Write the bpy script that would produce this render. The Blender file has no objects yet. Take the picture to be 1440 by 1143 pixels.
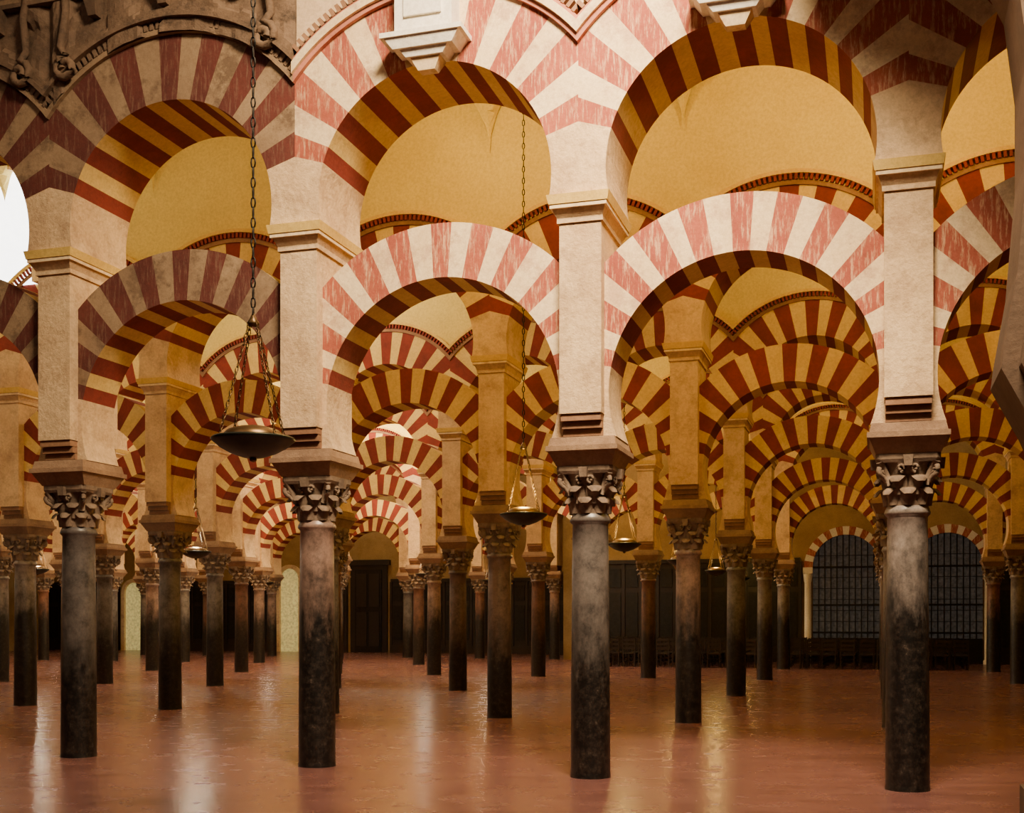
import bpy, math, random
from mathutils import Vector, Matrix, noise as mnoise
random.seed(7)
F=1676.3; HOR=868.0; X0=.8126; Z0=12.348; TH=.2967; S=3.117; L=6.712
ct,st=math.cos(TH),math.sin(TH)
scn=bpy.context.scene
def W(u,v,z=0): return Vector((X0+u*ct+v*st, Z0-u*st+v*ct, z))

# ------------------------------------------------------------ materials
def newmat(name):
    m=bpy.data.materials.new(name); m.use_nodes=True
    nt=m.node_tree; b=nt.nodes['Principled BSDF']; return m,nt,b
def noise(nt,vec,scale,detail=6,rough=.6):
    n=nt.nodes.new('ShaderNodeTexNoise'); n.inputs['Scale'].default_value=scale
    n.inputs['Detail'].default_value=detail; n.inputs['Roughness'].default_value=rough
    nt.links.new(vec,n.inputs['Vector']); return n.outputs['Fac']
def ramp(nt,fac,stops):
    r=nt.nodes.new('ShaderNodeValToRGB'); e=r.color_ramp.elements
    while len(e)<len(stops): e.new(.5)
    for k,(p,c) in enumerate(stops): e[k].position=p; e[k].color=(*c,1)
    nt.links.new(fac,r.inputs['Fac']); return r.outputs['Color']
def mix(nt,fac,a,b,mode='MIX'):
    m=nt.nodes.new('ShaderNodeMix'); m.data_type='RGBA'; m.blend_type=mode
    for s,v in ((m.inputs[0],fac),(m.inputs[6],a),(m.inputs[7],b)):
        if isinstance(v,(int,float)): s.default_value=v
        elif isinstance(v,tuple): s.default_value=(*v,1)
        else: nt.links.new(v,s)
    return m.outputs[2]
def mathn(nt,op,a,b=None):
    m=nt.nodes.new('ShaderNodeMath'); m.operation=op
    for k,v in enumerate((a,b)):
        if v is None: continue
        if isinstance(v,(int,float)): m.inputs[k].default_value=v
        else: nt.links.new(v,m.inputs[k])
    return m.outputs[0]
def bump(nt,b,h,strength,dist=.02):
    n=nt.nodes.new('ShaderNodeBump'); n.inputs['Strength'].default_value=strength; n.inputs['Distance'].default_value=dist
    nt.links.new(h,n.inputs['Height']); nt.links.new(n.outputs['Normal'],b.inputs['Normal'])
def pos(nt): return nt.nodes.new('ShaderNodeNewGeometry').outputs['Position']
def mapping(nt,vec,scale=(1,1,1),rot=(0,0,0)):
    m=nt.nodes.new('ShaderNodeMapping'); m.inputs['Scale'].default_value=scale; m.inputs['Rotation'].default_value=rot
    nt.links.new(vec,m.inputs['Vector']); return m.outputs[0]
def plaster(name,c1,c2,c3=None,scale=1.2,rough=.85,bs=.35,streak=False,lo=.50,hi=.62):
    m,nt,b=newmat(name); p=pos(nt)
    n1=noise(nt,p,scale,8,.65)
    col=ramp(nt,n1,[(.33,c2),(.62,c1)])
    if c3:
        v=mapping(nt,p,(9,9,1.2)) if streak else p
        n2=noise(nt,v,3.2,8,.75)
        f=ramp(nt,n2,[(lo,(0,0,0)),(hi,(1,1,1))])
        col=mix(nt,f,col,c3)
    g=ramp(nt,noise(nt,p,22,5,.8),[(.35,(.80,.78,.76)),(.6,(1,1,1))])
    col=mix(nt,1.0,col,g,'MULTIPLY')
    nt.links.new(col,b.inputs['Base Color']); b.inputs['Roughness'].default_value=rough
    bump(nt,b,noise(nt,p,14,6,.7),bs,.02); return m
M={}
M['cream']=plaster('ochre_voussoir_plaster',(.82,.61,.22),(.68,.46,.13))
M['red']=plaster('red_brick_paint',(.27,.034,.018),(.15,.02,.013))
M['wall']=plaster('spandrel_plaster',(.76,.59,.29),(.64,.47,.21))
M['fwall']=plaster('front_spandrel_plaster',(.76,.57,.36),(.58,.41,.25))
M['wcream']=plaster('weathered_cream',(.88,.70,.42),(.76,.56,.31),(.62,.42,.26))
M['wred']=plaster('weathered_red',(.42,.105,.058),(.31,.065,.04),(.64,.36,.20),streak=True)
M['dcream']=plaster('shaded_cream',(.36,.245,.14),(.22,.14,.08),(.16,.10,.058))  # dimmer light at front left mixed into this cream and the red below
M['dred']=plaster('shaded_red',(.13,.028,.019),(.08,.018,.013),(.17,.078,.052),streak=True)
M['trim']=plaster('pink_trim',(.54,.21,.14),(.41,.14,.09))
M['pier']=plaster('pier_plaster',(.80,.58,.33),(.60,.40,.22),(.38,.24,.14),bs=.8,lo=.48,hi=.76)
M['gold']=plaster('ochre_moulding',(.80,.56,.15),(.66,.43,.10))
M['brick']=plaster('brown_brick',(.36,.19,.10),(.20,.10,.055))
M['stone']=plaster('impost_stone',(.38,.24,.14),(.18,.105,.065),bs=.6)
M['cap']=plaster('capital_stone',(.27,.19,.13),(.13,.088,.06),scale=6,bs=.5)
M['white']=plaster('white_stucco',(.93,.89,.79),(.86,.80,.68))
M['vault']=plaster('ochre_vault_plaster',(.82,.66,.20),(.72,.55,.15),scale=.6,bs=.15)
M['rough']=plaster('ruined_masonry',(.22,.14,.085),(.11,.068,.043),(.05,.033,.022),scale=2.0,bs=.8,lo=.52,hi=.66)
M['farwall']=plaster('far_wall_plaster',(.44,.29,.115),(.31,.195,.07))
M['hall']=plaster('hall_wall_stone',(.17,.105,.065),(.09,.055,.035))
def simple(name,c,rough=.5,metal=0,bs=0,var=.5,em=0):
    m,nt,b=newmat(name); n=noise(nt,pos(nt),9,6)
    col=ramp(nt,n,[(.3,tuple(x*var for x in c)),(.7,c)])
    nt.links.new(col,b.inputs['Base Color']); b.inputs['Roughness'].default_value=rough; b.inputs['Metallic'].default_value=metal
    if em: nt.links.new(col,b.inputs['Emission Color']); b.inputs['Emission Strength'].default_value=em
    if bs: bump(nt,b,n,bs)
    return m
M['iron']=simple('black_iron',(.03,.028,.026),.5,.6)
M['bronze']=simple('aged_bronze',(.20,.12,.05),.38,.8)
M['green']=simple('patina_dish',(.045,.05,.035),.4,.6)
M['wood']=simple('dark_wood',(.024,.014,.010),.45)
M['darkglass']=simple('daylight_glass_grey',(.13,.12,.105),.25,var=.4,em=.18)
M['paleglass']=simple('daylight_glass_pale',(.75,.62,.22),.3,var=.5,em=.6)
M['skyglass']=simple('daylight_glass_white',(.95,.95,.92),.3,var=.9,em=6)
def colmat(tint,name):
    m,nt,b=newmat(name); p=pos(nt)
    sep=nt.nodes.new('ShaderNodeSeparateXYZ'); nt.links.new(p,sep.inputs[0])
    oi=nt.nodes.new('ShaderNodeObjectInfo')
    n1=noise(nt,p,4.5,10,.8); n2=noise(nt,mapping(nt,p,(3,3,1.1)),2.2,8,.7)
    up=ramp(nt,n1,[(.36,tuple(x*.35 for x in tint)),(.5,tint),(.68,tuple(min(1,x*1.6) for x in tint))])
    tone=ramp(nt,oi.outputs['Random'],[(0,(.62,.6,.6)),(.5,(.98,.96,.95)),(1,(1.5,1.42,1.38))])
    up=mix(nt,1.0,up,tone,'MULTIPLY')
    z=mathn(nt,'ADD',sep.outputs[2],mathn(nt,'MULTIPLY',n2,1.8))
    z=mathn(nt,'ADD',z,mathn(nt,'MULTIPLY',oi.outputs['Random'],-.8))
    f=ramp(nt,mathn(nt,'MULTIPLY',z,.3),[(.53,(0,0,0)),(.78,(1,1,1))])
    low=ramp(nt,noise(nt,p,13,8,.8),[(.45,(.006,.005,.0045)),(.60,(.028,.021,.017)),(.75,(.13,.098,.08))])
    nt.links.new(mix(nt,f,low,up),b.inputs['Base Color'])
    nt.links.new(ramp(nt,n1,[(.3,(.42,)*3),(.7,(.28,)*3)]),b.inputs['Roughness'])
    bump(nt,b,n1,.22,.01); return m
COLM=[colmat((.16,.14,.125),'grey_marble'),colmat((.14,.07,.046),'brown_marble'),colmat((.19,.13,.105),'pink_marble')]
def floormat():
    m,nt,b=newmat('terracotta_floor_tiles'); p=pos(nt)
    v=mapping(nt,p,(1,1,1),(0,0,TH))
    br=nt.nodes.new('ShaderNodeTexBrick'); nt.links.new(v,br.inputs['Vector'])
    br.inputs['Scale'].default_value=1; br.inputs['Brick Width'].default_value=.42; br.inputs['Row Height'].default_value=.21
    br.inputs['Mortar Size'].default_value=.004; br.inputs['Color1'].default_value=(.205,.088,.080,1); br.inputs['Color2'].default_value=(.175,.073,.067,1)
    br.inputs['Mortar'].default_value=(.14,.06,.054,1)
    n=noise(nt,mapping(nt,p,(.6,1.8,1),(0,0,TH)),1.6,8,.7); c=mix(nt,.55,br.outputs['Color'],ramp(nt,n,[(.3,(.105,.045,.042)),(.7,(.28,.135,.125))]))
    nt.links.new(c,b.inputs['Base Color'])
    nt.links.new(ramp(nt,noise(nt,p,3,5),[(.3,(.20,)*3),(.7,(.30,)*3)]),b.inputs['Roughness'])
    b.inputs['Specular IOR Level'].default_value=.55
    bump(nt,b,noise(nt,p,5,3),.06,.01)
    return m
M['floor']=floormat()

# ------------------------------------------------------------ mesh builder
class MB:
    def __init__(s,mats): s.v=[];s.f=[];s.m=[];s.mats=mats;s.sm=[]
    def mi(s,k): 
        if k not in s.mats: s.mats.append(k)
        return s.mats.index(k)
    def add(s,vs,fs,m,smooth=False):
        o=len(s.v); s.v+=[tuple(p) for p in vs]
        for f in fs: s.f.append([a+o for a in f]); s.m.append(s.mi(m)); s.sm.append(smooth)
    def prism(s,poly,y0,y1,m,mf=None):
        n=len(poly)
        if n<3: return
        o=len(s.v); s.v+=[(x,y0,z) for x,z in poly]+[(x,y1,z) for x,z in poly]
        s.f.append([o+i for i in range(n)]); s.m.append(s.mi(mf or m)); s.sm.append(False)
        s.f.append([o+n+i for i in reversed(range(n))]); s.m.append(s.mi(m)); s.sm.append(False)
        for i in range(n):
            j=(i+1)%n; s.f.append([o+i,o+n+i,o+n+j,o+j]); s.m.append(s.mi(m)); s.sm.append(False)
    def tb(s,cx,cy,z0,z1,a0,b0,a1,b1,m):
        vs=[(cx+i*a,cy+j*b,z) for z,a,b in ((z0,a0,b0),(z1,a1,b1)) for i,j in ((-1,-1),(1,-1),(1,1),(-1,1))]
        s.add(vs,[(3,2,1,0),(4,5,6,7),(0,1,5,4),(1,2,6,5),(2,3,7,6),(3,0,4,7)],m)
    def box(s,x0,x1,y0,y1,z0,z1,m): s.tb((x0+x1)/2,(y0+y1)/2,z0,z1,(x1-x0)/2,(y1-y0)/2,(x1-x0)/2,(y1-y0)/2,m)
    def lathe(s,prof,seg,m,c=(0,0,0),smooth=True):
        vs=[(c[0]+r*math.cos(2*math.pi*k/seg),c[1]+r*math.sin(2*math.pi*k/seg),c[2]+z) for r,z in prof for k in range(seg)]
        fs=[(i*seg+k,i*seg+(k+1)%seg,(i+1)*seg+(k+1)%seg,(i+1)*seg+k) for i in range(len(prof)-1) for k in range(seg)]
        s.add(vs,fs,m,smooth)
    def tube(s,pts,r,m,seg=6,closed=False):
        vs=[];n=len(pts)
        P=[Vector(p) for p in pts]
        for i,p in enumerate(P):
            if closed: t=P[(i+1)%n]-P[i-1]
            else: t=P[min(i+1,n-1)]-P[max(i-1,0)]
            t.normalize(); a=Vector((0,0,1)) if abs(t.z)<.9 else Vector((1,0,0))
            x=t.cross(a).normalized(); y=t.cross(x)
            for k in range(seg):
                q=2*math.pi*k/seg; vs.append(p+x*math.cos(q)*r+y*math.sin(q)*r)
        fs=[]
        for i in range(n if closed else n-1):
            j=(i+1)%n
            for k in range(seg): fs.append((i*seg+k,i*seg+(k+1)%seg,j*seg+(k+1)%seg,j*seg+k))
        if not closed: fs.append(tuple(range(seg))); fs.append(tuple((n-1)*seg+k for k in reversed(range(seg))))
        s.add(vs,fs,m,True)
    def mesh(s,name,matover=None):
        me=bpy.data.meshes.new(name); me.from_pydata(s.v,[],s.f)
        for k in s.mats: me.materials.append((matover or {}).get(k) or M[k])
        me.polygons.foreach_set('material_index',s.m); me.polygons.foreach_set('use_smooth',s.sm); me.update(); return me
def obj(name,me,u=0,v=0,z=0,parent=None,rot=0,local=None):
    o=bpy.data.objects.new(name,me); scn.collection.objects.link(o)
    if parent is not None:
        o.parent=parent; o.location=local; o.rotation_euler=(0,0,rot)
    else:
        o.location=W(u,v,z); o.rotation_euler=(0,0,-TH+rot)
    return o
def clipx(poly,lim):
    for sg in (1,-1):
        out=[];n=len(poly)
        for i in range(n):
            a,b=poly[i],poly[(i+1)%n]; ia=sg*a[0]<=lim; ib=sg*b[0]<=lim
            if ia: out.append(a)
            if ia!=ib:
                t=(sg*lim-a[0])/(b[0]-a[0]); out.append((sg*lim,a[1]+t*(b[1]-a[1])))
        poly=out
        if not poly: return []
    return poly

# ------------------------------------------------------------ key heights
Z_CAP0,Z_CAP1,Z_IMP=2.71,3.19,3.47
LC,LR,LO=3.92,1.30,1.87        # lower arch centre, intrados, extrados
UC,UR,UO=6.10,1.28,2.00        # upper arch
ZU0,ZU1=5.60,5.86              # upper corbel
HALF=S/2; TW=.53
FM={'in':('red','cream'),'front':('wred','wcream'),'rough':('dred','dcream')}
def arch(mb,zc,r,ro,zbase,lim,y0,y1,a0,n,kind,blk,limb):
    mats=FM[kind]; bodym=('red','cream'); rnd=random.Random(n)
    A0=math.radians(a0); tot=math.pi-2*A0
    cuts=[A0+tot*(k+(rnd.uniform(-.12,.12) if 0<k<n else 0))/n for k in range(n+1)]
    for k in range(n):
        p0,p1=cuts[k],cuts[k+1]; N=3
        inner=[(r*math.cos(p0+(p1-p0)*q/N),zc+r*math.sin(p0+(p1-p0)*q/N)) for q in range(N+1)]
        outer=[(ro*math.cos(p0+(p1-p0)*q/N),zc+ro*math.sin(p0+(p1-p0)*q/N)) for q in range(N+1)]
        poly=clipx(inner[::-1]+outer,lim)
        mb.prism(poly,y0,y1,bodym[k%2],mats[k%2])
    b0=-math.asin(min(1,(zc-zbase)/r)); N=10
    for sg in (1,-1):
        pts=[(r*math.cos(b0+(A0-b0)*q/N),zc+r*math.sin(b0+(A0-b0)*q/N)) for q in range(N+1)]
        zr=zc+limb*math.tan(A0)
        for q in range(N):
            (x0,z0),(x1,z1)=pts[q],pts[q+1]
            pl=[(sg*x0,z0),(sg*limb,z0),(sg*limb,z1),(sg*x1,z1)]
            if sg<0: pl=pl[::-1]
            mb.prism(pl,y0,y1,blk)
        pl=[(sg*pts[-1][0],pts[-1][1]),(sg*limb,pts[-1][1]),(sg*limb,zr)]
        if sg<0: pl=pl[::-1]
        mb.prism(pl,y0,y1,blk)
def bay_mesh(name,kind,ztop):
    front=kind!='in'; rough=kind=='rough'
    mb=MB([])
    arch(mb,LC,LR,LO,Z_IMP,HALF-.1,-.30,.30,11,21,kind,'pier',HALF)
    arch(mb,UC,UR,UO,ZU1,HALF,-TW,TW,17,17,kind,'pier',HALF)
    N=24; sw='rough' if rough else ('fwall' if front else 'wall'); ys=-TW+.04
    for k in range(N):
        x0=-HALF+S*k/N; x1=-HALF+S*(k+1)/N
        z0=UC+math.sqrt(UO**2-x0**2); z1=UC+math.sqrt(UO**2-x1**2)
        mb.prism([(x0,z0),(x1,z1),(x1,ztop),(x0,ztop)],ys,TW,'vault',sw if front else 'vault')
    def band(ra,rb,y,m,N=30,y1=-TW+.05):
        a=math.acos(HALF/ra)
        for k in range(N):
            p0=a+(math.pi-2*a)*k/N; p1=a+(math.pi-2*a)*(k+1)/N
            pl=[(ra*math.cos(p1),UC+ra*math.sin(p1)),(ra*math.cos(p0),UC+ra*math.sin(p0)),(rb*math.cos(p0),UC+rb*math.sin(p0)),(rb*math.cos(p1),UC+rb*math.sin(p1))]
            mb.prism(clipx(pl,HALF),y,y1,m)
    def dent(rd,n,m):
        a=math.acos(HALF/rd)+.02
        for k in range(n):
            p0=a+(math.pi-2*a)*k/n; p1=p0+(math.pi-2*a)/n*.55
            pl=[(rd*math.cos(p1),UC+rd*math.sin(p1)),(rd*math.cos(p0),UC+rd*math.sin(p0)),((rd+.09)*math.cos(p0),UC+(rd+.09)*math.sin(p0)),((rd+.09)*math.cos(p1),UC+(rd+.09)*math.sin(p1))]
            mb.prism(clipx(pl,HALF),-TW-.06,-TW+.05,m)
    if kind=='front':
        band(UO,UO+.05,-TW-.05,'trim'); band(UO+.05,UO+.13,-TW-.09,'wcream'); band(UO+.13,UO+.17,-TW-.05,'trim')
        dent(UO+.17,46,'brick')
        yb=-TW-.02
        mb.tb(0,yb-.06,7.24,7.36,.09,.06,.16,.10,'wcream')
        mb.tb(0,yb-.08,7.36,7.43,.20,.11,.26,.14,'white')
        mb.tb(0,yb-.10,7.43,7.53,.32,.15,.40,.19,'white')
        mb.tb(0,yb-.10,7.53,7.58,.44,.21,.44,.21,'white')
        mb.box(-.31,.31,yb-.22,yb+.1,7.58,ztop,'white')
        mb.box(-.20,.20,yb-.25,yb-.2,7.75,ztop-.3,'white')
    if rough:
        NX,NZ=56,60; vs=[]
        for q in range(NZ+1):
            for p in range(NX+1):
                x=-HALF+S*p/NX; zb=UC+math.sqrt(UO**2-x*x)+.005; z=zb+(ztop-.02-zb)*(q/NZ)**1.3
                h=mnoise.fractal(Vector((x*1.6,z*1.9,.3)),1.0,2.0,6)
                big=mnoise.noise(Vector((x*1.6+5,z*.9,2)))
                d=.03+.05*h+(.05 if big>.08 else 0)+.015*mnoise.noise(Vector((x*9,z*9,1)))
                e=min(1,(HALF-abs(x))/.12)
                vs.append((x,ys-.03-max(-.01,d)*e,z))
        fs=[(q*(NX+1)+p,q*(NX+1)+p+1,(q+1)*(NX+1)+p+1,(q+1)*(NX+1)+p) for q in range(NZ) for p in range(NX)]
        mb.add(vs,fs,'rough')
        band(UO,UO+.06,-TW-.05,'dcream'); dent(UO+.06,46,'rough'); band(UO+.15,UO+.20,-TW-.12,'rough'); band(UO+.20,UO+.27,-TW-.07,'rough')
        for sx in (-1,1):       # scroll brackets beside the springing
            x=sx*1.30
            sc=[(x+sx*.02,ys-.10,8.9),(x-sx*.03,ys-.13,8.5),(x+sx*.03,ys-.15,8.1)]
            for q in range(14):
                t=q/13; ang=math.pi*.5-t*math.pi*2.6; r=.15*(1-.7*t)
                sc.append((x+sx*(-.05+math.cos(ang)*r),ys-.16,7.86+math.sin(ang)*r))
            mb.tube(sc,.045,'rough',7)
        for z in (8.65,9.3): 
            mb.box(-HALF,HALF,ys-.14,ys,z,z+.05,'rough'); mb.box(-HALF,HALF,ys-.11,ys,z+.05,z+.12,'dcream')
        for x in (-.9,0,.9): mb.tb(x,ys-.10,8.4,8.65,.05,.06,.09,.14,'rough')
    if not front:
        band(UO,UO+.07,-TW-.03,'brick'); dent(UO+.07,46,'red'); band(UO+.16,UO+.22,-TW-.07,'gold')
    return mb.mesh(name)
def pier_mesh():
    mb=MB([])
    mb.tb(0,0,Z_CAP1,Z_CAP1+.14,.29,.29,.35,.40,'stone')
    mb.tb(0,0,Z_CAP1+.14,Z_CAP1+.19,.37,.42,.37,.42,'stone')
    mb.tb(0,0,Z_CAP1+.19,Z_IMP,.35,.39,.33,.37,'stone')
    for sg in (-1,1):
        for q in range(3):
            z=Z_IMP+.01+q*.072; d=.34+.045*q
            mb.box(-.205,.205,min(sg*.28,sg*d),max(sg*.28,sg*d),z,z+.064,'brick')
            mb.box(-.20,.20,min(sg*.28,sg*(d-.012)),max(sg*.28,sg*(d-.012)),z+.06,z+.075,'stone')
    mb.box(-.215,.215,-.45,.45,Z_IMP+.225,ZU0,'pier')
    mb.tb(0,0,ZU0,ZU0+.05,.235,.47,.235,.47,'pier')
    mb.tb(0,0,ZU0+.05,ZU0+.13,.235,.47,.27,.53,'pier')
    mb.tb(0,0,ZU0+.13,ZU0+.17,.29,.55,.29,.55,'wcream')
    mb.tb(0,0,ZU0+.17,ZU1,.30,.56,.32,.58,'gold')
    return mb.mesh('pier')
PIER=pier_mesh()

# ------------------------------------------------------------ column
def column_mesh(k):
    mb=MB([])
    prof=[(.21,0),(.208,.03),(.205,.05)]+[(.205-.02*(t/10)**1.4,.06+2.55*t/10) for t in range(11)]+[(.205,2.63),(.215,2.65),(.205,2.68),(.19,2.71)]
    mb.lathe(prof,36,'shaft')
    z0,z1=Z_CAP0,Z_CAP1; h=z1-z0
    mb.lathe([(.19,z0),(.198,z0+.1),(.212,z0+.22),(.25,z0+.33),(.29,z0+.40)],28,'cap')
    def leaf(a,zb,hh,r0,out,w):
        vs=[];NV=8
        for i in range(NV):
            t=i/(NV-1)
            if t<.7: zz=zb+hh*t/.7; rr=r0+out*.4*(t/.7)**2
            else: q=(t-.7)/.3*math.pi*.85; zz=zb+hh-(1-math.cos(q))*.034; rr=r0+out*.4+out*.6*math.sin(q/2)
            ww=w*(.75+.5*math.sin(math.pi*min(1,t*1.1)))*(1 if t<.9 else .55)
            for s_,dr in ((-1,-.014),(-.5,.004),(0,.016),(.5,.004),(1,-.014)):
                aa=a+s_*ww/r0; vs.append(((rr+dr)*math.cos(aa),(rr+dr)*math.sin(aa),zz))
        fs=[(i*5+j,i*5+j+1,i*5+j+6,i*5+j+5) for i in range(NV-1) for j in range(4)]
        mb.add(vs,fs,'cap',True)
    for i in range(8): leaf(i*math.pi/4,z0+.005,.16,.208,.09,.066)
    for i in range(8): leaf((i+.5)*math.pi/4,z0+.10,.18,.222,.10,.066)
    for i in range(4):
        a=math.pi/4+i*math.pi/2; d=Vector((math.cos(a),math.sin(a),0))
        pts=[]
        for q in range(22):
            t=q/21; ang=-math.pi/2+t*math.pi*3.2; r=.064*(1-t*.8)
            c=d*.315+Vector((0,0,z0+.335)); pts.append(c+d*(math.cos(ang)*r)+Vector((0,0,math.sin(ang)*r)))
        pts=[d*.235+Vector((0,0,z0+.20))]+pts
        mb.tube(pts,.026,'cap',6)
        mb.tube([pts[0],d*.29+Vector((0,0,z0+.31)),d*.36+Vector((0,0,z0+.41))],.038,'cap',6)
        for sg in (-1,1):
            b=a+sg*.55; e=Vector((math.cos(b),math.sin(b),0)); pp=[]
            for q in range(14):
                t=q/13; ang=-math.pi/2+t*math.pi*2.4; r=.042*(1-t*.75); tg=Vector((-math.sin(b),math.cos(b),0))*sg
                pp.append(e*.275+Vector((0,0,z0+.345))+tg*(math.cos(ang)*r)+Vector((0,0,math.sin(ang)*r)))
            mb.tube(pp,.016,'cap',5)
    out=[]
    for i in range(4):
        a0=math.pi/4+i*math.pi/2
        for t in (0.04,.2,.35,.5,.65,.8,.96):
            a=a0+t*math.pi/2; r=.42-.13*math.sin(math.pi*t)**.7; out.append((r*math.cos(a),r*math.sin(a)))
    n=len(out); za,zb=z0+.40,z1
    vs=[(x*.94,y*.94,za) for x,y in out]+[(x,y,za+.03) for x,y in out]+[(x,y,zb) for x,y in out]
    fs=[tuple(range(n))[::-1],tuple(2*n+i for i in range(n))]+[(r*n+i,r*n+(i+1)%n,(r+1)*n+(i+1)%n,(r+1)*n+i) for r in (0,1) for i in range(n)]
    mb.add(vs,fs,'cap')
    for i in range(4):
        a=i*math.pi/2; mb.tb(.30*math.cos(a),.30*math.sin(a),z0+.36,z0+.46,.035,.035,.045,.045,'cap')
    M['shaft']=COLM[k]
    return mb.mesh('marble_column_mesh')
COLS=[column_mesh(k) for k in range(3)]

# ------------------------------------------------------------ arcades
B_IN=bay_mesh('arch_bay','in',10.9)
B_FR=bay_mesh('front_arch_bay','front',12.5)
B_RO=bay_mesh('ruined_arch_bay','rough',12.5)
I0,I1=-12,4
NR=6
VF_L=6.0*L-TW; VF_R=5.0*L-TW; UB=-3*S+.5
for j in range(NR):
    root=bpy.data.objects.new('horseshoe_arcade',None); scn.collection.objects.link(root)
    root.location=W(0,j*L); root.rotation_euler=(0,0,-TH)
    i0=I0; imax=I1 if j<5 else -3
    for i in range(i0,imax+1):
        obj('pier_%d'%(i-i0+1),PIER,parent=root,local=(i*S,0,0))
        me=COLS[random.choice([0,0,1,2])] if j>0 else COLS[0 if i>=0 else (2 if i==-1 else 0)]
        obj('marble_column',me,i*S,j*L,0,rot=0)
        if i<imax:
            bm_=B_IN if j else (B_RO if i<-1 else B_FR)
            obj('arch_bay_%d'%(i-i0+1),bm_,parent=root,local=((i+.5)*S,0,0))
def vault_mesh():
    mb=MB([]); a=(L-2*TW)/2; b=S/2; zs,H=9.1,1.6; NU,NV=16,24
    vs=[]
    for q in range(NV+1):
        y=-a+2*a*(.5-.5*math.cos(math.pi*q/NV))
        for p in range(NU+1):
            x=-b+2*b*(.5-.5*math.cos(math.pi*p/NU))
            vs.append((x,y,zs+H*max(math.sqrt(max(0,1-(y/a)**2)),math.sqrt(max(0,1-(x/b)**2)))))
    fs=[(q*(NU+1)+p,(q+1)*(NU+1)+p,(q+1)*(NU+1)+p+1,q*(NU+1)+p+1) for q in range(NV) for p in range(NU)]
    mb.add(vs,fs,'vault'); return mb.mesh('vault_bay')
VM=vault_mesh()
for j in range(6):
    root=bpy.data.objects.new('ceiling',None); scn.collection.objects.link(root)
    root.location=W(0,(j+.5)*L); root.rotation_euler=(0,0,-TH)
    for i in range(I0,I1 if j<5 else -3): obj('groin_vault_%d'%(i-I0+1),VM,parent=root,local=((i+.5)*S,0,0))

# ------------------------------------------------------------ shell
def boxobj(name,u0,u1,v0,v1,z0,z1,m):
    mb=MB([]); mb.box(u0,u1,v0,v1,z0,z1,m); return obj(name,mb.mesh(name))
UL,UR_=I0*S-.62,I1*S+.62
VREAR=-17
boxobj('floor',UL-.5,UR_+.5,VREAR-.5,VF_L+1,-.3,0,'floor')
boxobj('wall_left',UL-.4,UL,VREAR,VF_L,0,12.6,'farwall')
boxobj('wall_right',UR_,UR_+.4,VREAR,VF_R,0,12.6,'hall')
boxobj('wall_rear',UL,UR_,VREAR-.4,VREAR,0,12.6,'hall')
boxobj('ceiling_hall',UL-.4,UR_+.4,VREAR-.4,TW,12.52,12.8,'fwall')
mb=MB([]); mb.box(UL,UB,VF_L,VF_L+.4,0,10.9,'farwall'); mb.box(UB,UB+.4,VF_R,VF_L,0,10.9,'farwall'); mb.box(UB,UR_,VF_R,VF_R+.4,0,10.9,'farwall')
obj('wall_back',mb.mesh('wall_back'))
def far_u(px,v):
    k=(px-720)/F
    return (k*(Z0+v*ct)-X0-v*st)/(ct+k*st)
def screen(name,spans,v,h):  # panelled screens added to darken the far background at floor level
    mb=MB([])
    for u0,u1 in spans:
        mb.box(u0,u1,-.12,0,0,h,'wood'); mb.box(u0,u1,-.2,0,h,h+.14,'wood'); mb.box(u0,u1,-.17,0,0,.35,'wood')
        n=max(1,int((u1-u0)/.62)); w=(u1-u0)/n
        for k in range(n+1): mb.box(u0+k*w-.05,u0+k*w+.05,-.18,0,0,h,'wood')
        for k in range(n):
            mb.tb(u0+(k+.5)*w,-.13,.6,h-1.1,w*.33,.03,w*.33,.03,'iron'); mb.tb(u0+(k+.5)*w,-.13,h-.9,h-.2,w*.33,.03,w*.33,.03,'iron')
    return obj(name,mb.mesh(name),0,v)
u1w,u2w=far_u(1190,VF_R),far_u(1332,VF_R)
ul1,ul2,ud=far_u(409,VF_L),far_u(190,VF_L),far_u(520,VF_L)
screen('dark_backdrop_screen',[(UB+.45,u1w-1.62),(u1w+1.62,u2w-1.62),(u2w+1.62,UR_-.1)],VF_R-.02,3.7)
screen('dark_backdrop_screen',[(UL+.1,ul2-.9),(ul2+.9,ul1-.9),(ul1+.9,ud-1.15),(ud+1.15,UB-.1)],VF_L-.02,3.3)

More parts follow.
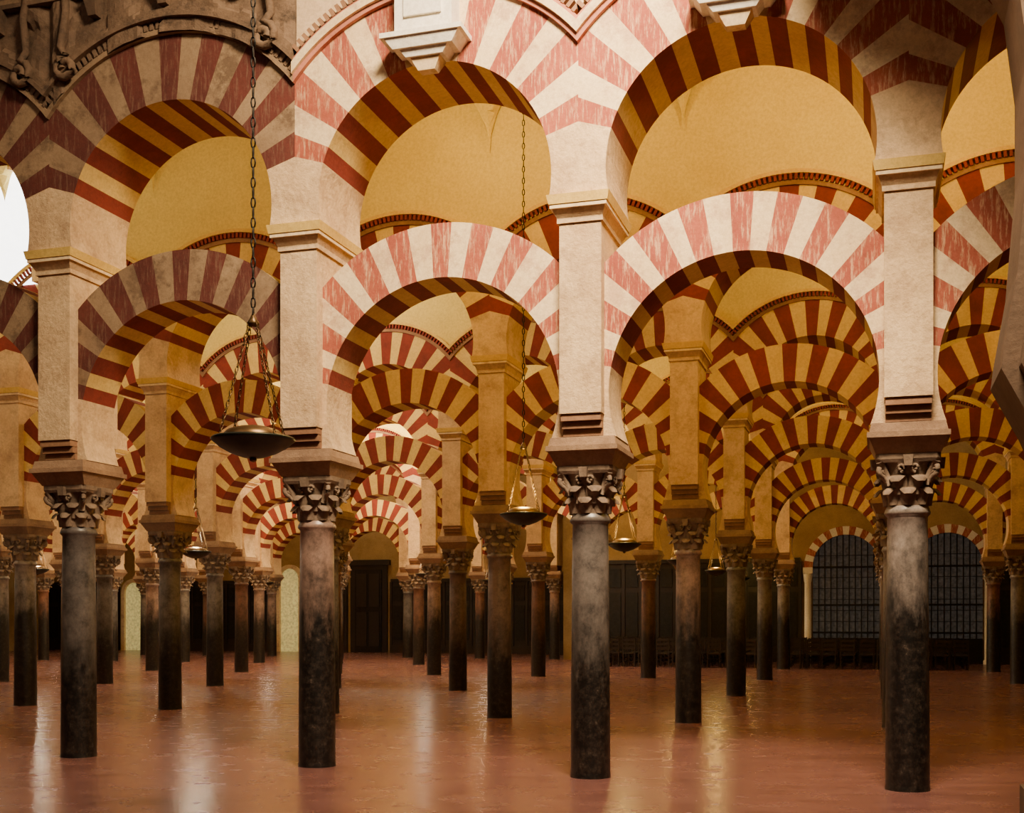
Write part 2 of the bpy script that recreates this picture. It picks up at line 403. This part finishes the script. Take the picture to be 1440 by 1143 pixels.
def grille(name,u,v,w,h,rim=True,glass='darkglass',z=0,bars=True):
    mb=MB([]); r=w/2; zc=h-r; N=20
    arcp=[(r*math.cos(math.pi*q/N),zc+r*math.sin(math.pi*q/N)) for q in range(N+1)]
    mb.prism([(-r,0.0),(r,0.0)]+arcp,-.06,-.02,glass)
    if rim:
        n=19
        for k in range(n):
            p0=math.pi*k/n;p1=math.pi*(k+1)/n; ro=r+.30
            pl=[(r*math.cos(p1),zc+r*math.sin(p1)),(r*math.cos(p0),zc+r*math.sin(p0)),(ro*math.cos(p0),zc+ro*math.sin(p0)),(ro*math.cos(p1),zc+ro*math.sin(p1))]
            mb.prism(pl,-.35,-.02,'wred' if k%2==0 else 'white')
        for sg in (-1,1):
            mb.box(min(sg*r,sg*(r+.34)),max(sg*r,sg*(r+.34)),-.35,-.02,zc-.22,zc,'white')
            mb.lathe([(.17,0),(.17,.12),(.13,.16),(.12,zc-.55),(.14,zc-.5),(.17,zc-.22)],14,'white',c=(sg*(r+.17),-.2,0))
    else:
        for sg in (-1,1): mb.box(sg*(r+.09)-.09,sg*(r+.09)+.09,-.2,-.02,0,zc,'wcream')
        for k in range(12):
            p0=math.pi*k/12;p1=math.pi*(k+1)/12; ro=r+.18
            mb.prism([(r*math.cos(p1),zc+r*math.sin(p1)),(r*math.cos(p0),zc+r*math.sin(p0)),(ro*math.cos(p0),zc+ro*math.sin(p0)),(ro*math.cos(p1),zc+ro*math.sin(p1))],-.2,-.02,'wcream')
    if bars:
        nb=max(3,int(w/.20))
        for k in range(1,nb):
            x=-r+w*k/nb; mb.box(x-.022,x+.022,-.14,-.10,0,zc+math.sqrt(r*r-x*x),'iron')
        for zz in (.15,1.1,2.1,zc): mb.box(-r,r,-.15,-.09,zz-.035,zz+.035,'iron')
        for zz in [q*.40+.3 for q in range(int((h-.6)/.40))]:
            wz=r if zz<zc else math.sqrt(max(0,r*r-(zz-zc)**2)); mb.box(-wz,wz,-.13,-.11,zz-.013,zz+.013,'iron')
        mb.box(-r,r,-.16,-.08,0,.9,'iron')
    return obj(name,mb.mesh(name),u,v,z)
grille('window_1',u1w,VF_R,2.35,4.65); grille('window_2',u2w,VF_R,2.35,4.65)
grille('window_3',ul1,VF_L,1.0,4.0,False,'paleglass',bars=False); grille('window_4',ul2,VF_L,1.0,3.4,False,'paleglass',bars=False)
# clerestory window above the second arcade, far left
grille('window_5',-4*S+.05,L-TW+.04,1.3,2.1,False,'skyglass',z=7.72,bars=False)
mb=MB([]); w=.68
mb.box(-w-.25,w+.25,-.14,-.02,0,4.1,'wood'); mb.box(-w,w,-.2,-.1,0.05,3.9,'iron')
for zz0,zz1 in ((.3,1.9),(2.15,3.7)):
    for x0,x1 in ((-w+.1,-.06),(.06,w-.1)): mb.tb((x0+x1)/2,-.21,zz0,zz1,(x1-x0)/2,.03,(x1-x0)/2,.03,'wood')
mb.box(-w-.4,w+.4,-.25,-.02,4.1,4.35,'wood')
obj('door_1',mb.mesh('door_1'),ud,VF_L)

# ------------------------------------------------------------ hanging lamps
def lamp_mesh(ztop):
    mb=MB([]); R=.315
    mb.lathe([(0,-.13),(.08,-.125),(.18,-.09),(.26,-.045),(.30,-.01),(R,0),(R+.012,.015),(R,.028),(.29,.02),(.25,-.02),(.15,-.07),(0,-.09)],40,'green')
    mb.lathe([(.245,.005),(.235,.05),(.20,.085),(.12,.11),(0,.12)],32,'bronze')
    mb.lathe([(0,-.165),(.025,-.155),(.03,-.14),(.02,-.125)],12,'bronze')
    ap=.92
    for k in range(4):
        a=math.pi/4+k*math.pi/2; p0=Vector((.3*math.cos(a),.3*math.sin(a),.02)); p1=Vector((.035*math.cos(a),.035*math.sin(a),ap))
        n=20
        for q in range(n):
            c=p0.lerp(p1,(q+.5)/n); d=(p1-p0).normalized()
            sd=d.cross(Vector((-math.sin(a),math.cos(a),0))) if q%2 else Vector((-math.sin(a),math.cos(a),0))
            ring=[c+d*(.029*math.cos(t))+sd*(.011*math.sin(t)) for t in [2*math.pi*i/8 for i in range(8)]]
            mb.tube(ring,.0045,'bronze',4,True)
    mb.lathe([(0,ap-.03),(.045,ap-.02),(.05,ap),(.03,ap+.03),(.012,ap+.07),(0,ap+.08)],14,'bronze')
    z=ap+.08; q=0
    while z<ztop:
        sd=Vector((1,0,0)) if q%2 else Vector((0,1,0)); q+=1
        ring=[Vector((0,0,z))+Vector((0,0,1))*(.045*math.cos(t))+sd*(.016*math.sin(t)) for t in [2*math.pi*i/8 for i in range(8)]]
        mb.tube(ring,.0065,'iron',4,True); z+=.078
    return mb.mesh('hanging_lamp')
ZL=3.02
LA=lamp_mesh(10.65-ZL); LB=lamp_mesh(12.5-ZL)
def light(kind,name,loc,e,col,size=.2,rot=None,parent=None):
    d=bpy.data.lights.new(name,kind); d.energy=e; d.color=col
    if kind=='AREA': d.shape='RECTANGLE'; d.size,d.size_y=size
    else: d.shadow_soft_size=size
    o=bpy.data.objects.new(name,d); scn.collection.objects.link(o)
    o.location=loc
    if rot is not None: o.rotation_euler=rot
    if parent: o.parent=parent
    return o
YEL=(1,.64,.17); WHT=(1,.82,.58)
o=obj('hanging_lamp',LB,-.58*S,-.56*L,ZL,rot=.3)
for k in range(5):
    for uu in (-.55,-3.5,-6.5,-9.5):
        if uu<-9 and k<2: continue
        o=obj('hanging_lamp',LA,uu*S,(k+.5)*L,ZL,rot=.3)
        light('POINT','lamp_bulb',(0,0,.3),(60,56,48,40,34)[k],YEL if uu>-3 else WHT,.09,parent=o)
VL=[(-9.0,1),(-6.2,1),(-4.2,1),(-2.7,1),(-.9,0),(.9,0),(2.7,0)]  # unseen point lights added below the vault crowns to light the bays
for k in range(6):
    for n_,(uu,wh) in enumerate(VL):
        if k==5 and uu>-3.5: continue
        if not wh:
            c=YEL; e=(270,200,170,140,120,0)[k]
            if k and (n_+k)%2: e*=.2      # dim bays give pools of light and dark
        else:
            c=WHT; e=(140,400,700,900,650,250)[k]
            if (n_+k)%2: e*=.25
        if k==0 and uu<-5: e=300
        if k==3 and uu==-4.2: e=1300
        if k==4 and uu>0: c=WHT
        light('POINT','hidden_vault_fill',W(uu*S,(k+.5)*L,9.0),e,c,.35)
def aim(a,b): return (Vector(b)-Vector(a)).to_track_quat('-Z','Y').to_euler()
p=W(2.6,-6.4,11.9); d_=light('AREA','hall_fill',p,1850,(1,.77,.50),(3.5,2.2),aim(p,W(1.2,0,6.6)))  # unseen area light added under the closed hall ceiling, no roof opening there
d_.data.spread=math.radians(105)
p=W(-6,-10,11.6); light('AREA','hall_fill_side',p,130,(1,.72,.52),(6,3),aim(p,W(-2,0,1)))  # second unseen area light, weak fill added for the left front

# ------------------------------------------------------------ chairs
def chair_mesh():
    mb=MB([]); m='wood'
    for x in (-.2,.2):
        mb.tb(x,-.2,0,.45,.018,.018,.022,.022,m)
        mb.tb(x,.2,0,.95,.02,.02,.016,.016,m)
    mb.box(-.23,.23,-.23,.22,.43,.47,m)
    for z in (.58,.72,.86): mb.box(-.2,.2,.185,.21,z,z+.07,m)
    for z in (.15,.28):
        mb.box(-.2,.2,-.21,-.19,z,z+.025,m); mb.box(-.21,-.19,-.2,.2,z,z+.025,m); mb.box(.19,.21,-.2,.2,z,z+.025,m)
    return mb.mesh('chair')
CH=chair_mesh()
root=bpy.data.objects.new('rows_of_chairs',None); scn.collection.objects.link(root); root.location=W(0,4.1*L); root.rotation_euler=(0,0,-TH)
n=0
for r in range(6):
    for c in range(20):
        u=-6.2+c*.56+(.9 if c>9 else 0)
        n+=1; obj('chair_%d'%n,CH,parent=root,local=(u+random.uniform(-.04,.04),r*.85,0),rot=math.pi+random.uniform(-.12,.12))

# great hall pier with springing arch at the right
def pier_hall():
    mb=MB([])
    prof=[(.03,0),(.03,2.85),(-.05,3.05),(-.26,3.46),(-.24,3.62),(-.15,4.15),(-.08,5.0),(-.08,5.7),(-.16,6.35),(-.5,7.1),(-1.1,7.9),(-2.0,8.5)]
    top=12.4
    for (x0,z0),(x1,z1) in zip(prof[:9],prof[1:10]):
        mb.prism([(x0,z0),(1.3,z0),(1.3,z1),(x1,z1)],-.45,.45,'hall')
        mb.prism([(x0+.12,z0),(1.42,z0),(1.42,z1),(x1+.12,z1)],-.6,.6,'hall')
    for (x0,z0),(x1,z1) in zip(prof[9:],prof[10:]):
        mb.prism([(x1,z1),(x0,z0),(x0,top),(x1,top)],-.45,.45,'hall')
    mb.prism([(prof[9][0],prof[9][1]),(1.3,prof[9][1]),(1.3,top),(prof[9][0],top)],-.5,.5,'hall')
    mb.box(-.02,1.5,-.68,.68,0,.30,'hall')
    return mb.mesh('stone_pier')
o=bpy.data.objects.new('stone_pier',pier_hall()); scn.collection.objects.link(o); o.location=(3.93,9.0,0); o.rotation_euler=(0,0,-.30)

w=bpy.data.worlds.new('World'); scn.world=w; w.use_nodes=True
w.node_tree.nodes['Background'].inputs[0].default_value=(.9,.75,.6,1); w.node_tree.nodes['Background'].inputs[1].default_value=.1
cam=bpy.data.cameras.new('camera'); co=bpy.data.objects.new('camera',cam); scn.collection.objects.link(co)
co.location=(0,0,1.65); co.rotation_euler=(math.pi/2,0,0); cam.sensor_width=36; cam.sensor_fit='HORIZONTAL'
cam.lens=36*F/1440; cam.shift_y=(HOR-571.5)/1440; cam.clip_end=200
scn.camera=co
